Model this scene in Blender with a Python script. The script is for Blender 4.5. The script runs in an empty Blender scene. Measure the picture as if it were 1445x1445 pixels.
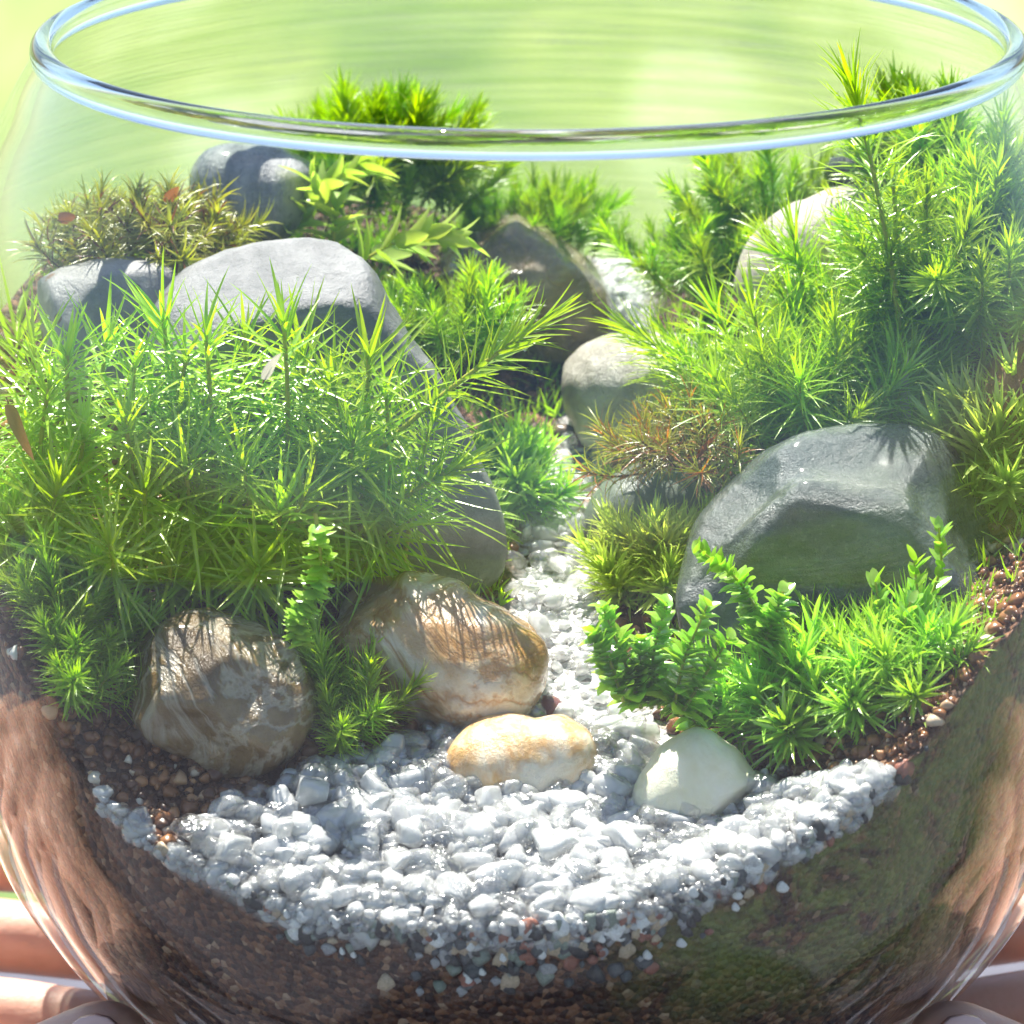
import bpy, bmesh, math, random
import numpy as np
from mathutils import Vector, Matrix, noise, bvhtree
random.seed(7); rng = np.random.default_rng(7)
R_ = math.radians
S = bpy.context.scene
S.unit_settings.system = 'METRIC'; S.unit_settings.scale_length = 0.01      # one unit is one centimetre
C = S.collection

# ---------------------------------------------------------------- camera
H = 15.9; F = 6255.0; PITCH = R_(16.82); DIST = 63.0; EL = R_(10.8)
CAM = np.array([-0.24, -DIST*math.cos(EL), H+DIST*math.sin(EL)])
FW = np.array([0, math.cos(PITCH), -math.sin(PITCH)]); UP = np.array([0, math.sin(PITCH), math.cos(PITCH)]); RT = np.array([1., 0, 0])
cd = bpy.data.cameras.new('camera'); co = bpy.data.objects.new('camera', cd); C.objects.link(co)
co.location = CAM; co.rotation_euler = (math.pi/2-PITCH, 0, 0)
cd.sensor_width = 36; cd.lens = 36*F/1445; cd.clip_start = 1; cd.clip_end = 20000
cd.dof.use_dof = True; cd.dof.focus_distance = 61.5; cd.dof.aperture_fstop = (cd.lens*1e-3)/(2*0.21)
S.camera = co
# ---------------------------------------------------------------- light
SUN_EL, SUN_AZ = 66, -16            # degrees; azimuth measured from straight behind the bowl towards +x
w = bpy.data.worlds.new('World'); S.world = w; w.use_nodes = True
sky = w.node_tree.nodes.new('ShaderNodeTexSky'); sky.sky_type = 'NISHITA'; sky.sun_disc = False
sky.sun_elevation = R_(SUN_EL); sky.sun_rotation = R_(SUN_AZ)
bgn = w.node_tree.nodes['Background']; w.node_tree.links.new(sky.outputs[0], bgn.inputs[0]); bgn.inputs[1].default_value = 0.08
sl = bpy.data.lights.new('sun', 'SUN'); so = bpy.data.objects.new('sun', sl); C.objects.link(so)
sl.energy = 5.0; sl.angle = R_(0.5); sl.color = (1, .955, .88)
sdir = Vector((math.sin(R_(SUN_AZ))*math.cos(R_(SUN_EL)), math.cos(R_(SUN_AZ))*math.cos(R_(SUN_EL)), math.sin(R_(SUN_EL))))
so.rotation_euler = (-sdir).to_track_quat('-Z', 'Y').to_euler(); so.location = sdir*200
S.view_settings.view_transform = 'Standard'; S.view_settings.look = 'None'; S.view_settings.gamma = 1
S.view_settings.exposure = 1.4
cy = S.cycles
cy.max_bounces = 10; cy.diffuse_bounces = 3; cy.glossy_bounces = 3; cy.transmission_bounces = 9; cy.transparent_max_bounces = 40
cy.caustics_reflective = False; cy.caustics_refractive = False; cy.sample_clamp_indirect = 6; cy.use_denoising = True
cy.use_adaptive_sampling = True; cy.adaptive_threshold = 0.03

# ---------------------------------------------------------------- pixel helpers
def ray(px, py):
    d = FW*F+RT*(px-722.5)-UP*(py-722.5); return d/np.linalg.norm(d)
def on_y(px, py, y):
    d = ray(px, py); return CAM+d*((y-CAM[1])/d[1])
PR = [(0, 6.95), (-.8, 7.4), (-2.5, 8.15), (-5, 8.72), (-7.5, 8.8), (-10, 8.45), (-11.5, 7.95), (-12.5, 7.42), (-13.5, 6.65), (-14.5, 5.5), (-15.3, 4.2), (-15.8, 2.8), (-15.9, 1.4)]
_z = np.array([H+a for a, b in PR][::-1]); _r = np.array([b for a, b in PR][::-1])
# smooth profile: Catmull-Rom resampling
def _cr(z, r, n=12):
    oz, orr = [], []
    P = np.stack([z, r], 1); P = np.vstack([2*P[0]-P[1], P, 2*P[-1]-P[-2]])
    for i in range(1, len(P)-2):
        for k in range(n):
            t = k/n; a, b, c, d = P[i-1], P[i], P[i+1], P[i+2]
            q = .5*((2*b)+(-a+c)*t+(2*a-5*b+4*c-d)*t*t+(-a+3*b-3*c+d)*t**3); oz.append(q[0]); orr.append(q[1])
    oz.append(z[-1]); orr.append(r[-1]); return np.array(oz), np.array(orr)
PZ, PRR = _cr(_z, _r)
TH = .24
def Rout(z): return np.interp(z, PZ, PRR)
def Rin(z): return np.interp(z, PZ, PRR)-TH
def wall(px, py, front=True):
    d = ray(px, py); t = np.linspace(45, 85, 4001); P = CAM+t[:, None]*d
    i = np.where((np.hypot(P[:, 0], P[:, 1]) < Rin(P[:, 2])) & (P[:, 2] > 0.3) & (P[:, 2] < H))[0]
    return P[i[0] if front else i[-1]]

# ---------------------------------------------------------------- object helpers
def tag(o, label=None, cat=None, group=None, kind=None):
    if label: o['label'] = label
    if cat: o['category'] = cat
    if group: o['group'] = group
    if kind: o['kind'] = kind
    return o
def empty(name, loc):
    o = bpy.data.objects.new(name, None); C.objects.link(o); o.location = loc; o.empty_display_size = .3; return o
def link(name, me, mats=None, parent=None):
    o = bpy.data.objects.new(name, me); C.objects.link(o)
    if mats and not me.materials:
        for m in (mats if isinstance(mats, (list, tuple)) else [mats]): me.materials.append(m)
    if parent: o.parent = parent
    return o
def mesh_np(name, v, quads=None, tris=None, smooth=True, attrs=None, mi=None):
    v = np.asarray(v, np.float32).reshape(-1, 3)
    me = bpy.data.meshes.new(name); me.vertices.add(len(v)); me.vertices.foreach_set('co', v.ravel())
    lv, ls = [], []
    nq = 0 if quads is None else len(quads); nt = 0 if tris is None else len(tris)
    idx = np.concatenate([np.asarray(a, np.int32).ravel() for a in (quads, tris) if a is not None and len(a)])
    me.loops.add(len(idx)); me.loops.foreach_set('vertex_index', idx)
    st = np.concatenate([np.arange(nq)*4, nq*4+np.arange(nt)*3]).astype(np.int32)
    me.polygons.add(nq+nt); me.polygons.foreach_set('loop_start', st)
    if mi is not None: me.polygons.foreach_set('material_index', np.asarray(mi, np.int32))
    me.polygons.foreach_set('use_smooth', np.full(nq+nt, smooth, bool))
    me.update(calc_edges=True); me.validate()
    for k, a in (attrs or {}).items():
        at_ = me.attributes.new(k, 'FLOAT', 'POINT'); at_.data.foreach_set('value', np.asarray(a, np.float32).ravel())
    return me

# ---------------------------------------------------------------- material helper
class NT:
    def __init__(s, name):
        s.m = bpy.data.materials.new(name); s.m.use_nodes = True; s.t = s.m.node_tree; s.t.nodes.clear()
        s.out = s.t.nodes.new('ShaderNodeOutputMaterial')
    def n(s, typ, ins=None, **kw):
        nd = s.t.nodes.new('ShaderNode'+typ)
        for k, v in kw.items(): setattr(nd, k, v)
        for k, v in (ins or {}).items(): s.set(nd.inputs[k], v)
        return nd
    def set(s, sock, v):
        if isinstance(v, bpy.types.NodeSocket): s.t.links.new(v, sock)
        elif isinstance(v, bpy.types.Node): s.t.links.new(v.outputs[0], sock)
        else: sock.default_value = (*v, 1) if (isinstance(v, (tuple, list)) and len(v) == 3 and sock.type == 'RGBA') else v
    def noise(s, scale, detail=4, rough=.55, co=None, dist=0, out=0):
        nd = s.n('TexNoise', {'Scale': scale, 'Detail': detail, 'Roughness': rough, 'Distortion': dist})
        s.set(nd.inputs['Vector'], co if co is not None else s.obj()); return nd.outputs[out]
    def obj(s):
        if not hasattr(s, '_o'): s._o = s.n('TexCoord').outputs['Object']
        return s._o
    def ramp(s, fac, stops, interp='LINEAR'):
        nd = s.n('ValToRGB', {'Fac': fac}); e = nd.color_ramp.elements; nd.color_ramp.interpolation = interp
        while len(e) < len(stops): e.new(.5)
        for el, (p, c) in zip(e, stops): el.position = p; el.color = (*c, 1) if len(c) == 3 else c
        return nd.outputs[0]
    def mix(s, f, a, b):
        nd = s.n('Mix', data_type='RGBA'); s.set(nd.inputs[0], f); s.set(nd.inputs[6], a); s.set(nd.inputs[7], b); return nd.outputs[2]
    def math(s, op, a, b=0., clamp=False):
        nd = s.n('Math', {0: a, 1: b}, operation=op, use_clamp=clamp); return nd.outputs[0]
    def rng(s, v, a, b, c=0., d=1.):
        return s.n('MapRange', {0: v, 1: a, 2: b, 3: c, 4: d}).outputs[0]
    def bump(s, h, strength=.5, dist=.05):
        return s.n('Bump', {'Height': h, 'Strength': strength, 'Distance': dist}).outputs[0]
    def mixs(s, f, a, b):
        return s.n('MixShader', {0: f, 1: a, 2: b}).outputs[0]
    def attr(s, name, typ='GEOMETRY'):
        return s.n('Attribute', attribute_name=name, attribute_type=typ).outputs['Fac']
    def done(s, sh, disp=None): s.t.links.new(sh, s.out.inputs[0]); return s.m

def m_leaf(name, base, tip, dry=None, trans=.5, rough=.32, gloss=.07):
    t = NT(name); tt = t.attr('along'); rr = t.attr('rnd')
    oi = t.n('ObjectInfo').outputs['Random']
    c = t.mix(tt, base, tip)
    c = t.mix(t.rng(rr, 0, 1, 0, .55), c, tuple(min(1, x*y) for x, y in zip(tip, (1.25, 1.05, .8))))
    hs = t.n('HueSaturation', {'Hue': t.rng(oi, 0, 1, .485, .512), 'Value': t.rng(oi, 0, 1, .8, 1.15), 'Color': c}); c = hs.outputs[0]
    if dry is not None: c = t.mix(t.math('GREATER_THAN', rr, dry[1]), c, dry[0])
    d = t.n('BsdfDiffuse', {'Color': c}).outputs[0]
    tr = t.n('BsdfTranslucent', {'Color': t.n('HueSaturation', {'Saturation': 1.08, 'Value': 1.35, 'Color': c}).outputs[0]}).outputs[0]
    g = t.n('BsdfGlossy', {'Color': (1, 1, 1), 'Roughness': rough}).outputs[0]
    fac = t.n('LayerWeight', {'Blend': .5}).outputs['Facing']
    return t.done(t.mixs(t.math('ADD', t.math('MULTIPLY', t.math('POWER', fac, 4.), .25), gloss), t.mixs(trans, d, tr), g))

def m_stone(name, cols, scale=.5, rough=.4, bump=.3, fine=6, speck=None, vein=None, coat=.0, trans=0., streak=None):
    t = NT(name); o = t.obj()
    co_ = o
    if streak: co_ = t.n('Mapping', {'Vector': o, 'Scale': streak, 'Rotation': (.3, .4, .6)}).outputs[0]
    n1 = t.noise(scale, 7, .62, co_, .6); k = len(cols)
    c = t.ramp(n1, [(.3+.4*i/(k-1), col) for i, col in enumerate(cols)])
    n2 = t.noise(fine, 6, .7, o)
    c = t.mix(.55, c, t.n('Mix', {6: c, 7: t.ramp(n2, [(.3, (.25,)*3), (.72, (.9,)*3)])}, data_type='RGBA', blend_type='OVERLAY').outputs[2])
    if 'Mix' and speck:
        v = t.n('TexVoronoi', {'Vector': o, 'Scale': speck[0]})
        f = t.math('MULTIPLY', t.math('LESS_THAN', v.outputs['Distance'], speck[2]), t.math('GREATER_THAN', t.noise(1.3, 3, .5, o), .48))
        c = t.mix(f, c, speck[1])
    h = t.math('ADD', t.math('MULTIPLY', n1, .8), t.math('MULTIPLY', n2, .45))
    if vein:
        vn = t.noise(vein[0], 5, .6, o, 1.6); f = t.rng(t.math('ABSOLUTE', t.math('SUBTRACT', vn, .5)), 0, vein[2], 1, 0)
        c = t.mix(t.math('MULTIPLY', f, .8), c, vein[1]); h = t.math('SUBTRACT', h, t.math('MULTIPLY', f, .25))
    h = t.math('ADD', h, t.math('MULTIPLY', t.noise(26, 4, .7, o), .18))
    b = t.n('BsdfPrincipled', {'Base Color': c, 'Roughness': t.rng(n2, .3, .7, rough*.75, min(1, rough*1.3)), 'Normal': t.bump(h, bump, .25),
        'Coat Weight': coat, 'Coat Roughness': .12, 'Subsurface Weight': trans, 'Subsurface Radius': (1., .7, .4), 'Subsurface Scale': .5})
    b.subsurface_method = 'RANDOM_WALK'
    return t.done(b.outputs[0])

def facing_fresnel(t, nrm=None, f0=.034):
    lw = t.n('LayerWeight', {'Blend': .5})
    if nrm is not None: t.set(lw.inputs['Normal'], nrm)
    return t.math('ADD', t.math('MULTIPLY', t.math('POWER', lw.outputs['Facing'], 5.), 1-f0), f0, True)

# glass wall: clear drawn glass, faint horizontal cords, painted refraction streaks, milky smear
t = NT('wall_glass'); o = t.obj()
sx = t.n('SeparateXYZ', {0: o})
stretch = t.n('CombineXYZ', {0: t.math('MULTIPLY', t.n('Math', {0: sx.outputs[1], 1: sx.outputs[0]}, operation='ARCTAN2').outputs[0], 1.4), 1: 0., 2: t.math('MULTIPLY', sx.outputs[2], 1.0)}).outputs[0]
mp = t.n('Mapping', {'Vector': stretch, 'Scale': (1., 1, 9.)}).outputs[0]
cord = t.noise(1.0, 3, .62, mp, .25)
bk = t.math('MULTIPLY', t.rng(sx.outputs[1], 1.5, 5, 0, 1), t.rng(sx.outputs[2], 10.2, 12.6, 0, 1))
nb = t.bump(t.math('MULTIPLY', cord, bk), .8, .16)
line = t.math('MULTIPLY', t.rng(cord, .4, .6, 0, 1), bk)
body = t.n('BsdfTransparent', {'Color': t.mix(line, (.98, .99, .98), (.83, .89, .81))}).outputs[0]  # tint stripes stand in for background refracted by the cords
haze = t.math('MULTIPLY', t.rng(t.noise(.35, 5, .6, o, .8), .48, .75, 0, 1), .008)  # milky veil put into the glass to lift dark tones
body = t.mixs(t.math('ADD', haze, .0015), body, t.mixs(.5, t.n('BsdfDiffuse', {'Color': (.85, .87, .85)}).outputs[0], t.n('BsdfTranslucent', {'Color': (.85, .87, .85)}).outputs[0]))
gl = t.n('BsdfGlossy', {'Color': (1, 1, 1), 'Roughness': .015, 'Normal': nb}).outputs[0]
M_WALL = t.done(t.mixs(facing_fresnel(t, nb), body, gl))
t = NT('rim_glass'); M_RIM = t.done(t.n('BsdfGlass', {'Color': (.96, .985, .99), 'IOR': 1.48, 'Roughness': .0}).outputs[0])
# crushed clear glass
def m_chip(name, clear):
    t = NT(name)
    nb_ = t.bump(t.noise(2.2, 3, .5), .25, .3)
    g = t.n('BsdfRefraction', {'Color': (.99, .995, 1), 'IOR': 1.4, 'Roughness': .0, 'Normal': nb_}).outputs[0]
    d = t.mixs(.25, t.n('BsdfDiffuse', {'Color': (.93, .935, .93)}).outputs[0], t.n('BsdfTranslucent', {'Color': (.95, .95, .95)}).outputs[0])
    tp = t.n('BsdfTransparent', {'Color': (.985, .99, .99)}).outputs[0]
    f = t.rng(t.noise(1.2, 2, .5), .35, .65, clear-.1, min(1, clear+.1))
    body = t.mixs(f, d, t.mixs(.72, g, tp))
    return t.done(t.mixs(facing_fresnel(t, nb_, .1), body, t.n('BsdfGlossy', {'Color': (1, 1, 1), 'Roughness': .16, 'Normal': nb_}).outputs[0]))
M_CHIPS = [m_chip('clear_chip', .75), m_chip('milky_chip', .45), m_chip('glassy_chip', .92)]
def m_grain(name, col, rough=.35):
    t = NT(name); c = t.mix(t.rng(t.noise(7, 3), .3, .7), col, tuple(min(1, x*1.7+.02) for x in col))
    return t.done(t.n('BsdfPrincipled', {'Base Color': c, 'Roughness': rough, 'Normal': t.bump(t.noise(14, 3), .3, .03)}).outputs[0])
# soil and sand bed
t = NT('soil_and_sand'); o = t.obj()
v = t.n('TexVoronoi', {'Vector': o, 'Scale': 9.5, 'Randomness': 1.}); v2 = t.n('TexVoronoi', {'Vector': o, 'Scale': 4.2})
grain = t.n('SeparateColor', {0: v.outputs['Color']}).outputs[0]
soil = t.ramp(grain, [(0, (.035, .013, .006)), (.4, (.09, .034, .014)), (.7, (.17, .068, .028)), (.93, (.32, .15, .07)), (1, (.5, .34, .22))])
soil = t.mix(t.rng(t.noise(.8, 4, .6), .35, .7, 0, .6), soil, t.mix(.5, soil, (.06, .032, .02)))
sz = t.n('SeparateXYZ', {0: o})
green = t.math('MULTIPLY', t.rng(t.noise(.75, 6, .68, None, 1.2), .38, .52), t.math('MULTIPLY', t.rng(sz.outputs[0], .6, 2.6), t.rng(sz.outputs[2], 3.4, 5.2)))
soil = t.mix(t.math('MULTIPLY', t.math('MULTIPLY', green, t.attr('side')), .85), soil, t.mix(t.noise(5, 4), (.04, .07, .01), (.34, .4, .07)))
sand = t.ramp(t.n('SeparateColor', {0: v.outputs['Color']}).outputs[1], [(0, (.25, .24, .23)), (.12, (.6, .6, .58)), (.4, (.84, .84, .83)), (1, (.9, .9, .9))])
c = t.mix(t.attr('sand'), soil, sand)
h = t.math('ADD', t.math('MULTIPLY', v.outputs['Distance'], -1.), t.math('MULTIPLY', t.noise(18, 4, .7), .5))
M_SOIL = t.done(t.n('BsdfPrincipled', {'Base Color': c, 'Roughness': .42, 'Normal': t.bump(h, .9, .12)}).outputs[0])
# lawn far below and behind
t = NT('lawn'); o = t.obj()
mp = t.n('Mapping', {'Vector': o, 'Scale': (.03, .0045, 1), 'Location': (1.7, .3, 0)}).outputs[0]
n1 = t.noise(1., 3, .5, mp, .3); n2 = t.noise(.02, 5, .6, o)
c = t.ramp(n1, [(.3, (.05, .10, .017)), (.42, (.095, .16, .026)), (.54, (.165, .215, .042)), (.66, (.27, .32, .15))])
c = t.mix(t.rng(n2, .35, .65, 0, .4), c, (.12, .17, .03))
M_LAWN = t.done(t.n('BsdfPrincipled', {'Base Color': c, 'Roughness': .8}).outputs[0])
# skin
t = NT('skin'); o = t.obj()
c = t.ramp(t.noise(.6, 5, .6), [(.3, (.56, .30, .21)), (.7, (.70, .42, .31))])
b = t.n('BsdfPrincipled', {'Base Color': c, 'Roughness': .45, 'Subsurface Weight': .25, 'Subsurface Radius': (1, .35, .2), 'Subsurface Scale': .35,
    'Normal': t.bump(t.noise(9, 4, .6), .25, .05)}); M_SKIN = t.done(b.outputs[0])
t = NT('nail'); M_NAIL = t.done(t.n('BsdfPrincipled', {'Base Color': t.mix(t.noise(2), (.68, .42, .36), (.75, .5, .43)), 'Roughness': .25}).outputs[0])
t = NT('cloth'); M_CLOTH = t.done(t.n('BsdfPrincipled', {'Base Color': t.mix(t.noise(3, 5), (.07, .07, .09), (.11, .11, .14)), 'Roughness': .9, 'Normal': t.bump(t.noise(30, 3), .4, .05)}).outputs[0])
t = NT('drop_water'); M_DROP = t.done(t.mixs(.55, t.n('BsdfGlass', {'IOR': 1.33, 'Roughness': 0.}).outputs[0], t.n('BsdfTransparent').outputs[0]))

M_STAR = m_leaf('star_leaf', (.19, .41, .02), (.44, .66, .055), trans=.5, rough=.25, gloss=.06)
M_FINE = m_leaf('fine_leaf', (.20, .40, .02), (.42, .64, .05), trans=.55)
M_PALE = m_leaf('pale_leaf', (.26, .42, .04), (.55, .72, .14), trans=.55)
M_OLIVE = m_leaf('olive_leaf', (.22, .28, .02), (.46, .5, .06), dry=((.20, .075, .022), .9), trans=.45)
M_RUSTY = m_leaf('rusty_leaf', (.22, .26, .02), (.44, .46, .06), dry=((.42, .16, .025), .8), trans=.45)
M_SCALE = m_leaf('scale_leaf', (.2, .46, .03), (.42, .70, .1), trans=.5, rough=.22, gloss=.08)
t = NT('stem'); M_STEM = t.done(t.n('BsdfPrincipled', {'Base Color': t.mix(t.noise(4), (.28, .33, .03), (.45, .42, .05)), 'Roughness': .4}).outputs[0])
t = NT('brown_stem'); M_BSTEM = t.done(t.n('BsdfPrincipled', {'Base Color': t.mix(t.noise(4), (.12, .05, .015), (.25, .12, .03)), 'Roughness': .5}).outputs[0])

# ---------------------------------------------------------------- lawn
bm = bmesh.new(); bmesh.ops.create_grid(bm, x_segments=8, y_segments=8, size=6000)
me = bpy.data.meshes.new('lawn'); bm.to_mesh(me); bm.free()
lawn = link('lawn', me, M_LAWN); lawn.location = (0, 1500, -105); tag(lawn, 'blurred sunlit green lawn behind the bowl', 'lawn', kind='structure')

# ---------------------------------------------------------------- cloth under the hands
bm = bmesh.new(); bmesh.ops.create_grid(bm, x_segments=120, y_segments=90, size=1)
for v_ in bm.verts:
    v_.co = Vector((v_.co.x*80, v_.co.y*85-58, 0)); e_ = max(0, v_.co.y-17)/10  # front stretch is out of view, added to keep lawn out of glass reflections
    v_.co.z = 1.1*noise.fractal(Vector((v_.co.x*.05, v_.co.y*.09, 1)), 1, 2, 3)-10*e_*e_
me = bpy.data.meshes.new('cloth'); bm.to_mesh(me); bm.free(); me.polygons.foreach_set('use_smooth', np.ones(len(me.polygons), bool))
cl = link('cloth', me, M_CLOTH); cl.location = (0, 0, -5.2); tag(cl, 'blurred grey-blue cloth spread below the hands', 'cloth', kind='structure')

# ---------------------------------------------------------------- bed height
CP = [wall(*p) for p in [(0, 905), (90, 1080), (180, 1180), (280, 1235), (370, 1290), (550, 1318), (750, 1328), (900, 1300), (1000, 1262), (1120, 1200), (1270, 1095), (1350, 1000), (1445, 870)]]
CP.append(wall(880, 362, False))
ZF, ZB = CP[6][2], CP[-1][2]
def zp(y): return ZF+(ZB-ZF)*(y+8.4)/16.8
for x, y, a in [(0, -6.5, 0), (.3, -4.5, 0), (.6, -3, 0), (.45, -1, 0), (.4, 1, 0), (.8, 3, 0), (1.4, 5.5, 0), (-3, -6, .1), (3, -6, .1),
                (-4, -3.5, .5), (-5, 0, 1.3), (-2.6, 0, .7), (-4, 4, 1.1), (-1.8, 5, .6), (3.2, -3.5, .5), (4, 0, 1.), (3.8, 4, 1.), (6, 2, 1.6), (-6, -3, 1.2), (5.8, -2.5, 1.3)]:
    CP.append(np.array([x, y, zp(y)+a]))
for x, y, z in [(-8.3, 0, 10.3), (-7.5, 3.5, 11.7), (-5.2, 6.2, 12.1), (-2, 8, 11.8), (8.4, 0, 10.7), (7.4, 4, 11.9), (5, 6.8, 12.1), (3.2, 7.8, 11.5)]:
    CP.append(np.array([x, y, z]))
CP = np.array(CP)
def _phi(d): return np.where(d > 1e-9, d*d*np.log(d+1e-12), 0)
_K = _phi(np.hypot(CP[:, None, 0]-CP[None, :, 0], CP[:, None, 1]-CP[None, :, 1]))+np.eye(len(CP))*.15
_P = np.c_[np.ones(len(CP)), CP[:, :2]]; _A = np.block([[_K, _P], [_P.T, np.zeros((3, 3))]])
_W = np.linalg.solve(_A, np.r_[CP[:, 2], 0, 0, 0])
def hgt(x, y):
    x = np.asarray(x, float); y = np.asarray(y, float)
    d = np.hypot(x[..., None]-CP[:, 0], y[..., None]-CP[:, 1])
    return _phi(d)@_W[:-3]+_W[-3]+_W[-2]*x+_W[-1]*y
PY = [-9, -7.6, -6.5, -5.2, -4., -3, -1, 1, 3, 5.5, 9]; PX = [0, 0., -.1, .1, .5, .6, .45, .35, .8, 1.4, 1.6]; PW = [6, 5.6, 4.8, 3.2, 1.5, 1.0, .85, .6, .55, .6, .7]
def sandmask(x, y, jit=0):
    return np.clip((np.interp(y, PY, PW)+jit-np.abs(x-np.interp(y, PY, PX)))/.35, 0, 1)
def at(px, py):
    d = ray(px, py); ts = np.linspace(50, 80, 601); P = CAM+ts[:, None]*d
    b = P[:, 2] < hgt(P[:, 0], P[:, 1]); ins = np.hypot(P[:, 0], P[:, 1]) < 8.6; k = np.where(b & ins)[0]
    return P[k[0]] if len(k) else wall(px, py, False)
def n3(p, s): return noise.fractal(Vector(p)*s, 1., 2., 4)

# ---------------------------------------------------------------- soil body
NT_, NR_ = 340, 110
ths = np.linspace(-math.pi, math.pi, NT_, endpoint=False)
rc = np.full(NT_, 8.0)
for _ in range(40): rc = .5*rc+.5*(Rin(np.clip(hgt(rc*np.cos(ths), rc*np.sin(ths)), .3, H-.5))-.10)
vs, sm = [], []
rad = np.linspace(0.02, 1, NR_)
for f in rad:
    x = rc*f*np.cos(ths); y = rc*f*np.sin(ths); z = hgt(x, y)
    s_ = sandmask(x, y, .25*np.array([n3((a, b, 3), 1.1) for a, b in zip(x, y)]))
    z = z+np.array([.10*n3((a, b, 0), 1.6)+.05*n3((a, b, 5), 6) for a, b in zip(x, y)])*(1-.5*s_)
    vs.append(np.stack([x, y, z], 1)); sm.append(s_)
zc = vs[-1][:, 2].copy()
NS_ = 70
for k in range(1, NS_+1):
    f = k/NS_; z = zc*(1-f)+.42*f; r = np.maximum(Rin(z)-.10, .5)
    jit = np.array([.045*n3((math.cos(a)*8, math.sin(a)*8, b), 2.2) for a, b in zip(ths, z)]); r = r+np.minimum(jit, .05)-.02
    vs.append(np.stack([r*np.cos(ths), r*np.sin(ths), z], 1)); sm.append(sm[NR_-1]*np.clip(1-(zc-z)/.28, 0, 1))
NV = len(vs); V = np.concatenate(vs); ring = np.arange(NT_)
q = [np.stack([k*NT_+ring, k*NT_+(ring+1) % NT_, (k+1)*NT_+(ring+1) % NT_, (k+1)*NT_+ring], 1) for k in range(NV-1)]
me = mesh_np('soil', V, quads=np.concatenate(q), attrs={'sand': np.concatenate(sm), 'side': np.r_[np.zeros(NR_*NT_), np.ones((NV-NR_)*NT_)]})
soil = link('soil', me, M_SOIL); tag(soil, 'brown granular soil bank with white sand, filling the lower bowl', 'soil', kind='stuff')
BV = [bvhtree.BVHTree.FromPolygons([tuple(p) for p in V], [tuple(int(i) for i in f) for f in np.concatenate(q)[:NT_*NR_]])]

# ---------------------------------------------------------------- bowl
bowl = empty('glass_bowl', (0, 0, 0)); tag(bowl, 'clear round glass bowl with rolled rim holding a moss garden', 'bowl')
def lathe(name, pts, n=192):
    a = np.linspace(0, 2*math.pi, n, endpoint=False); pts = np.array(pts)
    v = np.stack([pts[:, None, 0]*np.cos(a), pts[:, None, 0]*np.sin(a), np.repeat(pts[:, 1:2], n, 1)], 2).reshape(-1, 3)
    r = np.arange(n); q = np.concatenate([np.stack([k*n+r, k*n+(r+1) % n, (k+1)*n+(r+1) % n, (k+1)*n+r], 1) for k in range(len(pts)-1)])
    return mesh_np(name, v, quads=q)
zs = PZ[PZ < H-.02]
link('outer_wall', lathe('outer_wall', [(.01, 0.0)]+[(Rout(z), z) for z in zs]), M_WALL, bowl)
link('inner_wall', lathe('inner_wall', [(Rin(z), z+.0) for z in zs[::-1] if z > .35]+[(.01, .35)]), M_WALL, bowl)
rp = []
for k in range(33):
    a = 2*math.pi*k/32; c_, s_ = math.cos(a), math.sin(a)
    rp.append((6.86+.165*np.sign(c_)*abs(c_)**.9, H+.02+.2*np.sign(s_)*abs(s_)**.85))
link('rim', lathe('rim', rp, 256), M_RIM, bowl)

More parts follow.
